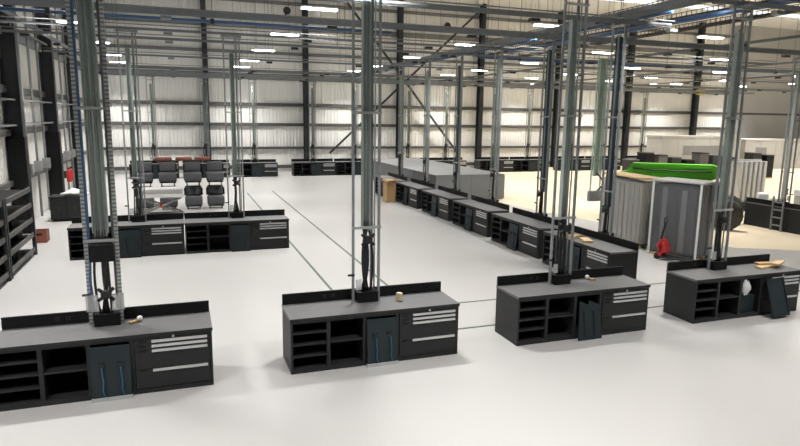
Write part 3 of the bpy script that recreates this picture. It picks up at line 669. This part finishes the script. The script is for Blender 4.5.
# ---------------------------------------------------------------- green boom lift
AX = math.atan2(-0.75, 0.66)
t = thing('boom_lift', 'bright green boom lift with big treaded tyres behind the wrapped panels', 'boom lift', (19.40, 20.06, 0), AX)
obj('chassis', MB().rbox(-1.9, 1.9, -0.75, 0.75, 0.45, 0.85, r=0.08), 'dark_steel', t)
obj('turntable', MB().lathe([(0.7, 0.85), (0.7, 1.0), (0.62, 1.02)], 20), 'dark_steel', t)
obj('counterweight', MB().rbox(0.5, 1.7, -0.85, 0.85, 1.0, 1.75, r=0.12), 'dark_steel', t)
obj('engine_cover', MB().rbox(-1.2, 0.45, -0.8, -0.25, 1.0, 1.7, r=0.1), 'green_paint', t)
bm_ = obj('boom', MB().loft([[(x, -0.28, z0), (x, 0.28, z0), (x, 0.28, z1), (x, -0.28, z1)] for x, z0, z1 in ((-2.35, 1.82, 2.0), (-1.95, 1.8, 2.08), (-1.75, 1.8, 2.42), (1.3, 1.84, 2.46), (1.5, 1.95, 2.4))], smooth=False), 'green_paint', t)
obj('boom_rib', B(-1.7, 1.25, -0.31, -0.28, 2.3, 2.36), 'green_paint', bm_); obj('boom_rib', B(-1.7, 1.25, -0.31, -0.28, 1.95, 2.0), 'green_paint', bm_)
obj('boom_hose', MB().tube([(-1.7, -0.3, 2.2), (-1.0, -0.33, 2.16), (0.5, -0.33, 2.18), (1.3, -0.3, 2.2)], 0.03, 6), 'rubber', bm_)
obj('lift_ram', MB().tube([(0.9, 0, 1.5), (-0.8, 0, 1.9)], 0.09, 10), 'galv', t)
for sx in (-1.45, 1.95):
    for sy in (-0.95, 0.95):
        prof = [(0.30, -0.2), (0.52, -0.2), (0.595, -0.15), (0.6, 0), (0.595, 0.15), (0.52, 0.2), (0.30, 0.2)]
        w_ = obj('tyre', MB().lathe(prof, 28, 'y', (sx, sy, 0.61)), 'tyre', t)
        mb = MB()
        for k in range(22):
            R = Matrix.Rotation(2*PI*k/22, 4, 'Y'); sk = Matrix.Rotation(0.45*(1 if k % 2 else -1), 4, 'Z')
            o_ = 0.09 if k % 2 else -0.09
            mb.box(0.575, 0.61, o_-0.1, o_+0.1, -0.035, 0.035, rot=R, at=(sx, sy, 0.61))
        obj('tread', mb, 'tyre', w_)
        obj('rim', MB().lathe([(0.05, -0.18), (0.29, -0.16), (0.31, -0.2), (0.31, 0.2), (0.29, 0.16), (0.05, 0.18)], 20, 'y', (sx, sy, 0.61)), 'dark_steel', w_)
        for k in range(6):
            a = 2*PI*k/6; obj('wheel_nut', MB().lathe([(0.02, -0.03), (0.02, 0.03)], 6, 'y', (sx+0.13*math.cos(a), sy-0.19*(1 if sy < 0 else -1), 0.61+0.13*math.sin(a))), 'galv', w_)

# ---------------------------------------------------------------- right background
t = thing('step_ladder', 'narrow grey ladder leaning on the back of the far right bench', 'ladder', (21.86, 17.3, 0), PI/2-0.0)
R = Matrix.Rotation(math.radians(4), 4, 'X')
for sx in (-0.22, 0.22): obj('stile', MB().box(sx-0.025, sx+0.025, -0.03, 0.03, 0.0, 1.35), 'galv', t)
for k in range(4): obj('rung', B(-0.195, 0.195, -0.02, 0.02, 0.2+k*0.3, 0.25+k*0.3), 'galv', t)
t = thing('panel_rack', 'rack of upright white panels behind the far right bench', 'rack', (25.45, 22.0, 0))
obj('base', B(-0.85, 0.85, -0.4, 0.4, 0, 0.45), 'dark_steel', t); obj('top_bar', B(-0.85, 0.85, -0.05, 0.05, 2.36, 2.44), 'offwhite', t)
for k in range(6): obj('white_panel', MB().rbox(-0.8+k*0.3, -0.62+k*0.3, -0.35, 0.35, 0.46, 2.36, r=0.03), 'offwhite', t)
o = obj('board_case', MB().rbox(-0.1, 0.1, -0.75, 0.75, 0, 0.75, r=0.04), 'powder_dark', None, (24.5, 17.2, 1.44)); 
t = thing('crate_stand', 'white covered crate behind the far right bench carrying a black board', 'crate', (24.6, 17.3, 0))
obj('body', B(-0.5, 0.5, -1.3, 1.1, 0, 1.2), 'offwhite', t); obj('lid', MB().rbox(-0.55, 0.55, -1.35, 1.15, 1.2, 1.44, r=0.08), 'white_paint', t)
tag(o, 'black flat board case standing on the white covered crate', 'case')
for i, (dy, h) in enumerate(((-0.9, 0.32), (0.55, 0.26), (1.15, 0.4))):
    t = thing('white_bundle', 'white wrapped bundle lying on the far right bench top', 'bundle', (22.48, 17.38+dy, BH+0.002), 0.4*i, 'white bundles on the far right bench')
    obj('wrap', MB().rbox(-0.22, 0.22, -0.2, 0.2, 0, h, r=0.09), 'white_paint', t); obj('strap', MB().rbox(-0.03, 0.03, -0.205, 0.205, 0, h+0.006, r=0.09), 'mid_grey', t)
def cabin(x0, x1, y0, y1, h, win, label):
    t = thing('site_cabin', label, 'cabin', ((x0+x1)/2, y0, 0)); w = (x1-x0)/2; n = max(2, int((x1-x0)/1.6))
    for k in range(n): obj('wall_panel', B(-w+k*2*w/n, -w+(k+1)*2*w/n-0.02, 0, 0.08, 0, h-0.15), 'offwhite', t)
    obj('body', B(-w+0.02, w-0.02, 0.08, y1-y0, 0, h-0.16), 'offwhite', t)
    obj('roof_edge', B(-w-0.05, w+0.05, -0.05, y1-y0+0.05, h-0.15, h), 'offwhite', t)
    for a, b, c, d in win:
        f = obj('window_frame', B(-w+a, -w+b, -0.03, 0.0, c, d), 'offwhite', t); obj('pane', B(-w+a+0.06, -w+b-0.06, -0.04, -0.03, c+0.06, d-0.06), 'mid_grey', f)
cabin(37.4, 46.0, 40.6, 42.4, 2.95, ((2.2, 7.6, 1.3, 2.2),), 'white site cabin with a long grey window below the far wall')
cabin(47.0, 58.0, 41.0, 44.0, 2.65, ((1.2, 2.6, 0.9, 2.0),), 'plain white site cabin right of the windowed cabin')
for i in range(11):
    x = 30.5+i*1.12; h = 1.35+0.5*((i*7) % 4)/3
    t = thing('storage_crate', 'dark storage crate in the row in front of the site cabin', 'crate', (x, 36.0-0.15*i, 0), 0.05*((i*5) % 3-1), 'dark crates in front of the site cabin')
    obj('body', B(-0.4, 0.4, -0.4, 0.4, 0.1, h), ['dark_steel', 'powder_dark', 'girt_steel'][i % 3], t); obj('lid', MB().rbox(-0.43, 0.43, -0.43, 0.43, h, h+0.08, r=0.03), ['girt_steel', 'dark_steel', 'rubber'][i % 3], t); obj('pallet', B(-0.42, 0.42, -0.42, 0.42, 0, 0.1), 'cardboard', t)
